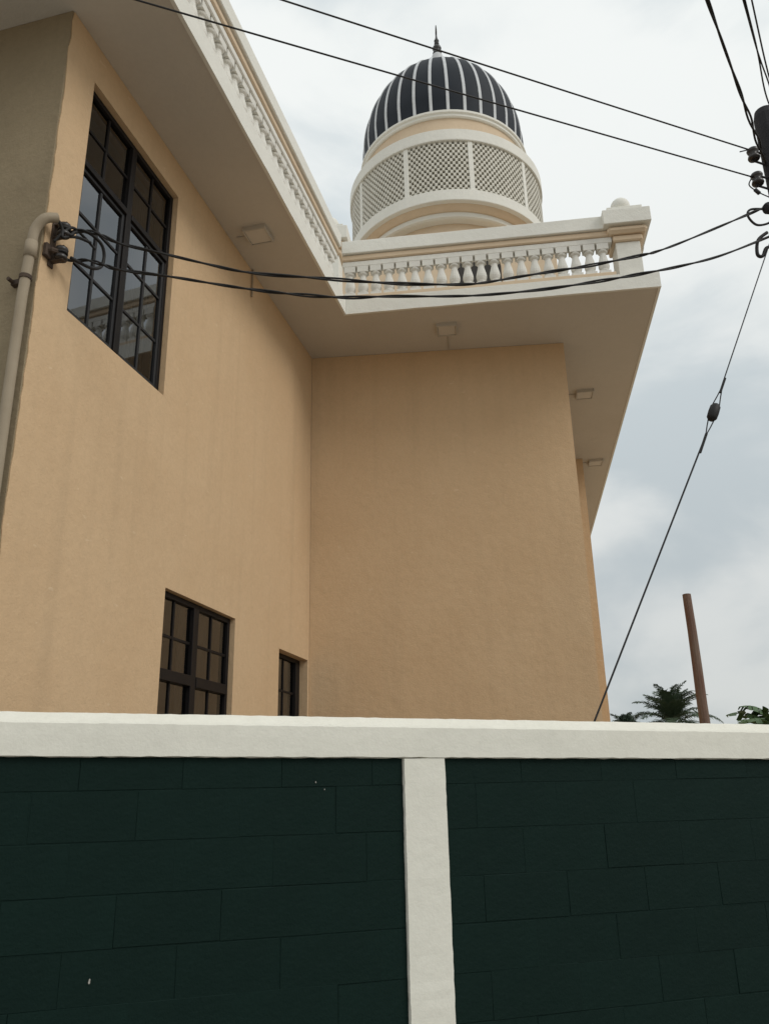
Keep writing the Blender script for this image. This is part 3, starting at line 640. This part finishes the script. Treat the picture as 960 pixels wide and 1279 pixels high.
def bundle(a, b, offs, rad, pitch, lab, grp, wave=0.0):
    bm = bmesh.new(); a = Vector(a); b = Vector(b); d = (b - a).normalized(); u = d.cross(Z).normalized(); v = u.cross(d); L_ = (b - a).length; n = int(L_ / .04)
    for k in range(len(offs)):
        pts = []
        for i in range(n + 1):
            s = i * L_ / n; q = 2 * math.pi * (s / pitch + .12 * math.sin(s * 2.3)) + 2 * math.pi * k / len(offs); amp = offs[k] * (1 + .7 * math.sin(s * 3.1 + 1))
            f = min(1, s / .25)
            pts.append(a + d * s + (u * math.cos(q) + v * math.sin(q)) * amp * f + v * wave * math.sin(s * 4.2) * f)
        tube(bm, pts, rad, 6)
    return tag(obj('bundled_cable', bm, 'cable', None, True), lab, 'cable', grp)
bundle((3.05, 5.15, 6.186), (-4.056, -5.263 + .31, 6.986), (.008, .008), .0082, .62, 'loosely twisted black cable reaching the pole beside the insulators', 'bundled cables from the pole', .006)
bundle((3.226, 5.18, 6.50), (-3.414, -4.98, 7.10), (.014, .014), .006, 1.4, 'slim black cable pair reaching the pole top', 'bundled cables from the pole')
bundle((3.245, 5.18, 6.50), (-3.1, -4.98, 7.10), (.004,), .006, 1.1, 'single black cable running beside the slim pair to the pole top', 'bundled cables from the pole')

# guy wire with egg insulator
gw = thing('guy_wire', 'slanting guy wire with a dark egg insulator halfway down', 'guy wire', (0, 0, 0))
G0, G1, G2, G3 = Vector((2.925, 5.105, 5.405)), Vector((2.259, 4.973, 4.020)), Vector((2.210, 4.963, 3.897)), Vector((0.14, 4.546, 0.0))
bm = bmesh.new(); tube(bm, [G0, G1 + (G0 - G1).normalized() * .16], .0042, 6); obj('upper_strand', bm, 'wire', gw)
dg = (G0 - G1).normalized(); sg = dg.cross(Vector((0.2, 1, 0))).normalized(); eg = (G1 + G2) / 2
bm = bmesh.new(); lathe(bm, [(0, -.065), (.022, -.064), (.034, -.045), (.036, 0), (.034, .045), (.022, .064), (0, .065)], 16, eg, dg); obj('egg_insulator', bm, 'cable', gw, True)
bm = bmesh.new()
for s_ in (-1, 1):
    tube(bm, [eg + dg * .23, eg + dg * .13 + sg * .012 * s_, eg + dg * .05 + sg * .024 * s_], .004, 6)
    tube(bm, [eg - dg * .05 + sg * .02 * s_, eg - dg * .12 + sg * .012 * s_, eg - dg * .20], .004, 6)
tube(bm, [eg + dg * .17, eg + dg * .30], .0085, 6); tube(bm, [eg - dg * .18, eg - dg * .34], .009, 6); obj('wrap', bm, 'cable', gw)
bm = bmesh.new(); tube(bm, [eg - dg * .18, G3], .0058, 6); obj('lower_strand', bm, 'wire', gw)
bm = bmesh.new(); lathe(bm, [(0, -.05), (.05, -.05), (.05, .02), (.02, .05), (0, .05)], 12, G3); obj('anchor', bm, 'rustmetal', gw)

# ------------------------------------------------------------------ boundary wall
fence = thing('boundary_wall', 'boundary wall of dark green blocks framed by white rendered beam and posts', 'wall', (0, 0, 0))
def FP(s, w, z): return FO + FD * s + FN * w + Z * z
topz = lambda s: 1.919 - .0125 * s
botz = lambda s: 1.731 - .0125 * s
S0, S1 = -4.3, 5.2
bm = bmesh.new(); rnd = random.Random(3); prev = None; n = 240
for i in range(n + 1):
    s = S0 + (S1 - S0) * i / n
    j = lambda a: rnd.uniform(-a, a)
    t, b_ = topz(s), botz(s)
    sec = [(-.10, b_), (.0, b_ + j(.0022)), (.012, b_ + .004 + j(.002)), (.0125 + j(.0006), b_ + .09), (.012 + j(.0008), t - .050 + j(.0015)), (.004 + j(.001), t - .040 + j(.001)), (-.055 + j(.002), t - .001 + j(.0012)), (-.105, t), (-.13, t - .04), (-.13, b_)]
    ring = [bm.verts.new(FP(s, w, z)) for w, z in sec]
    if prev:
        for k in range(len(sec)): bm.faces.new((prev[k], prev[(k + 1) % len(sec)], ring[(k + 1) % len(sec)], ring[k]))
    else: bm.faces.new(ring)
    prev = ring
bm.faces.new(prev[::-1]); obj('coping_beam', bm, 'beam', fence)
posts = [(S0, S0 + .22), (-.107, .103), (S1 - .22, S1)]
for a, b in posts:
    bm = bmesh.new(); prev = None; n = 56
    for i in range(n + 1):
        z = -.2 + (botz((a + b) / 2) - .0015 + .2) * i / n; j = lambda q: rnd.uniform(-q, q)
        sec = [(a, -.13), (a + j(.002), -.02), (a + .004 + j(.0015), .008), (a + .07, .0095 + j(.0006)), (b - .06, .0095 + j(.0006)), (b - .004 + j(.0015), .008), (b + j(.002), -.02), (b, -.13)]
        ring = [bm.verts.new(FP(s, w, z)) for s, w in sec]
        if prev:
            for k in range(len(sec)): bm.faces.new((prev[k], prev[(k + 1) % len(sec)], ring[(k + 1) % len(sec)], ring[k]))
        else: bm.faces.new(ring[::-1])
        prev = ring
    bm.faces.new(prev); obj('post', bm, 'beam', fence)
# block courses: painted blocks with shallow joints in front of a painted core
rows = [1.613, 1.412, 1.210, 1.013, 0.815, 0.622, 0.424, 0.226, 0.028]
BW = 0.43
def block_mesh(w, h, seed):
    r_ = random.Random(seed); bm = bmesh.new(); frame_box(bm, O, FD, FN, Z, 0, w, -.05, 0, 0, h, .0014)
    for v in bm.verts: v.co += FN * r_.uniform(-.0008, .0008) + Z * r_.uniform(-.0014, .0014) + FD * r_.uniform(-.0007, .0007)
    bmesh.ops.recalc_face_normals(bm, faces=bm.faces); me = bpy.data.meshes.new('block'); bm.to_mesh(me); bm.free(); me.materials.append(M['green']); return me
cache = {}
for a, b in ((posts[0][1], posts[1][0]), (posts[1][1], posts[2][0])):
    bm = bmesh.new(); frame_box(bm, FO, FD, FN, Z, a + .001, b - .001, -.11, -.0152, -.1, botz(a) + .03); obj('core', bm, 'green', fence)
    zs = [None] + rows
    for ri in range(len(rows)):
        z0 = rows[ri] + .0016; z1 = (rows[ri - 1] - .0016) if ri else None
        s = a - (BW * .5 if ri % 2 else 0) - random.uniform(0, .06)
        while s < b:
            w = BW + random.uniform(-.012, .012); s0, s1 = max(s, a + .001) + .0005, min(s + w, b - .001) - .0005
            if s1 - s0 > .03:
                h = (z1 if z1 else min(botz(s0), botz(s1)) - .002) - z0
                key = (round((s1 - s0) * 50), round(h * 100), random.randrange(3))
                if abs((s1 - s0) - BW) > .03 or ri == 0: me = block_mesh(s1 - s0, h, random.random())
                else:
                    if key not in cache: cache[key] = block_mesh(s1 - s0, h, hash(key) & 1023)
                    me = cache[key]
                o = link('block', me, None, fence)
                o.location = FP(s0, -.0125 + random.uniform(-.0010, .0010), z0 + random.uniform(-.0012, .0012))
                o.rotation_euler = (0, 0, random.uniform(-.0025, .0025))
            s += w

M['chip'] = mat('bare_cement_chip', (0.42, 0.40, 0.36), 0.95, (0.3, 0.29, 0.26), 30, 0.9)
rnd = random.Random(21)
for s_, z_, r_ in ((-1.42, 0.905, .008), (-.52, 1.632, .005), (-.48, 1.60, .003)):
    bm = bmesh.new(); ring = []
    for k in range(9):
        a = k * 2 * math.pi / 9; q = r_ * rnd.uniform(.45, 1.0); ring.append((math.cos(a) * q * .7, math.sin(a) * q * 1.5))
    top_ = [bm.verts.new(FP(s_ + a, -.0092, z_ + b)) for a, b in ring]; bot_ = [bm.verts.new(FP(s_ + a, -.014, z_ + b)) for a, b in ring]
    bm.faces.new(top_)
    for k in range(9): bm.faces.new((top_[k], top_[(k + 1) % 9], bot_[(k + 1) % 9], bot_[k]))
    obj('paint_chip', bm, 'chip', fence)

# ------------------------------------------------------------------ behind the wall: post, palms, banana, bush
bm = bmesh.new(); rp_ = Vector((3.40, 9.0, 0)); rnd = random.Random(9)
tube(bm, [rp_ + Vector((rnd.uniform(-.004, .004), rnd.uniform(-.004, .004), z)) for z in (-.1, .5, 1, 1.5, 2, 2.4, 2.8, 3.2, 3.5, 3.61)], [.062, .06, .058, .057, .056, .054, .052, .049, .047, .046], 12)
tag(obj('rusty_post', bm, 'rust'), 'reddish brown weather-worn post standing alone beyond the boundary wall', 'post')

def frond(L_, az, el, droop, width, nl, rnd, tw_=0.0):
    """coconut frond: tapered midrib with two rows of hanging leaflets"""
    bm = bmesh.new(); pts = []; h = Vector((math.cos(az), math.sin(az), 0)); p = Vector((0, 0, 0)); e = el; N_ = 14
    for i in range(N_ + 1):
        pts.append(p.copy()); p = p + (h * math.cos(e) + Z * math.sin(e)) * (L_ / N_); e -= droop / N_ * (0.5 + i / N_)
    tube(bm, pts, [.05 * L_ / 4 * (1 - .85 * i / N_) for i in range(N_ + 1)], 5)
    side = Vector((-h.y, h.x, 0))
    for i in range(nl):
        t = .12 + .88 * i / nl; k = t * N_; j = min(int(k), N_ - 1); q = pts[j].lerp(pts[j + 1], k - j); tg = (pts[j + 1] - pts[j]).normalized(); upv = side.cross(tg) * -1
        if upv.z < 0: upv = -upv
        l = width * (math.sin(math.pi * min(t * .92 + .08, 1)) ** .6) * rnd.uniform(.8, 1.1)
        for s_ in (-1, 1):
            dr_ = (side * s_ * .75 + tg * .6 + upv * rnd.uniform(.0, .28)).normalized()
            m1 = q + dr_ * l * .5; e1 = q + dr_ * l * .93 - Z * l * rnd.uniform(.12, .4); wv = tg * (.03 * L_ / 4 + .008)
            a_ = bm.verts.new(q - wv * .6); b_ = bm.verts.new(q + wv * .6); c_ = bm.verts.new(m1 + wv); d_ = bm.verts.new(m1 - wv); e_ = bm.verts.new(e1)
            bm.faces.new((a_, b_, c_, d_)); bm.faces.new((d_, c_, e_))
    return bm
def palm(name, label, base, zc, L_, count, seed, lean=(0, 0)):
    rnd = random.Random(seed); t = thing(name, label, 'palm', base); crown = Vector((lean[0], lean[1], zc))
    bm = bmesh.new(); pts = [Vector((lean[0] * (k / 8) ** 1.6, lean[1] * (k / 8) ** 1.6, -.2 + (zc + .2) * k / 8)) for k in range(9)]
    tube(bm, pts, [.24 - .013 * k for k in range(9)], 12); obj('trunk', bm, 'bark', t, True)
    for i in range(count):
        az = i * 2.399 + rnd.uniform(-.25, .25); f = i / count
        el = R(88 - 84 * f ** 1.4 + rnd.uniform(-7, 7)); bm = frond(L_ * rnd.uniform(.85, 1.08) * (.8 + .2 * f), az, el, R(55 + 40 * f), L_ * .26, 44, rnd)
        o = obj('frond', bm, 'palm', t); o.location = crown
    return t
palm('coconut_palm', 'full dark coconut palm crown beside the rusty post', (11.55, 34, 0), 3.8, 2.2, 34, 4)
palm('coconut_palm', 'small low palm with drooping fronds left of the full coconut palm', (10.2, 36, 0), 3.5, 1.4, 16, 8)

def leaf_crown(rx, rz, nleaf, size, seed):
    rnd = random.Random(seed); bm = bmesh.new()
    lobes = [Vector((rnd.uniform(-.6, .6) * rx, rnd.uniform(-.6, .6) * rx, rnd.uniform(-.5, .6) * rz)) for _ in range(9)]
    for i in range(nleaf):
        c = rnd.choice(lobes); d = Vector((rnd.gauss(0, 1), rnd.gauss(0, 1), rnd.gauss(0, 1))).normalized() * rx * .5 * rnd.uniform(.4, 1) ** .5
        p = c + d; a = Vector((rnd.gauss(0, 1), rnd.gauss(0, 1), rnd.gauss(0, 1))).normalized(); b = a.orthogonal().normalized(); s = size * rnd.uniform(.6, 1.3)
        v = [bm.verts.new(p + q) for q in (-a * s, b * s * .45, a * s, -b * s * .45)]; bm.faces.new(v)
    return bm
bt = thing('bush', 'small dark round treetop showing beside the building corner', 'tree', (9.2, 32, 0))
bm = bmesh.new(); tube(bm, [(0, 0, -.2), (.05, 0, 1.6), (0, .05, 3.4)], [.16, .12, .06], 10); obj('trunk', bm, 'bark', bt)
for k in range(5):
    bm = bmesh.new(); a = k * 1.256; tube(bm, [(0.03, 0, 2.2 + .15 * k), (.3 * math.cos(a), .3 * math.sin(a), 3.1 + .1 * k)], [.05, .02], 6); obj('limb', bm, 'bark', bt)
o = obj('crown', leaf_crown(.30, .34, 2600, .055, 11), 'bush', bt); o.location = (0, 0, 3.78)

def banana_leaf(L_, az, el, droop, w, seed):
    rnd = random.Random(seed); bm = bmesh.new(); pts = []; h = Vector((math.cos(az), math.sin(az), 0)); side = Vector((-h.y, h.x, 0)); p = Vector((0, 0, 0)); e = el; N_ = 30
    for i in range(N_ + 1):
        pts.append(p.copy()); p = p + (h * math.cos(e) + Z * math.sin(e)) * (L_ / N_); e -= droop / N_ * (.4 + 1.2 * i / N_)
    for s_ in (-1, 1):
        i = 3; strip = 0
        while i < N_:
            n_ = rnd.choice((2, 3, 3, 4)); j = min(i + n_, N_); fold = rnd.uniform(-.25, .55); sh = rnd.uniform(0, .012); prev = None
            for k in range(i, j + 1):
                t = k / N_; ww = w * (math.sin(math.pi * min(1, .06 + t * .93)) ** .55); tg = (pts[min(k + 1, N_)] - pts[max(k - 1, 0)]).normalized(); upv = tg.cross(side); upv = upv if upv.z > 0 else -upv
                q = pts[k] + (tg * (.008 if k == i else -.008 if k == j else 0)) 
                o1 = q + side * s_ * ww * .55 + upv * .05 * w; o2 = q + side * s_ * ww * (.95 - sh) + tg * ww * .22 - Z * ww * fold
                rw = [bm.verts.new(v) for v in (pts[k], o1, o2)]
                if prev:
                    bm.faces.new((prev[0], rw[0], rw[1], prev[1])); bm.faces.new((prev[1], rw[1], rw[2], prev[2]))
                prev = rw
            i = j
    return bm, pts
bn = thing('banana_plant', 'banana plant with torn green leaves showing over the boundary wall', 'banana plant', (6.02, 13.0, 0))
bm = bmesh.new(); tube(bm, [(0, 0, -.1), (.02, 0, .8), (0, .02, 2.18)], [.11, .095, .06], 12); obj('stem', bm, 'banana', bn, True)
for k, (az, el, L_) in enumerate(((172, 66, .95), (205, 56, .9), (150, 50, .75), (20, 62, 1.2), (330, 45, 1.2), (255, 66, 1.0), (80, 55, 1.2), (190, 78, .9))):
    bm, pts = banana_leaf(L_, R(az), R(el), R(95), .24, k + 2); lf = obj('leaf', bm, 'banana', bn, True); lf.location = (0, 0, 2.13)
    bm = bmesh.new(); tube(bm, pts, [.018 * (1 - .9 * i / 30) + .002 for i in range(31)], 6); o = obj('midrib', bm, 'banana', lf, True)
bpy.context.view_layer.update()
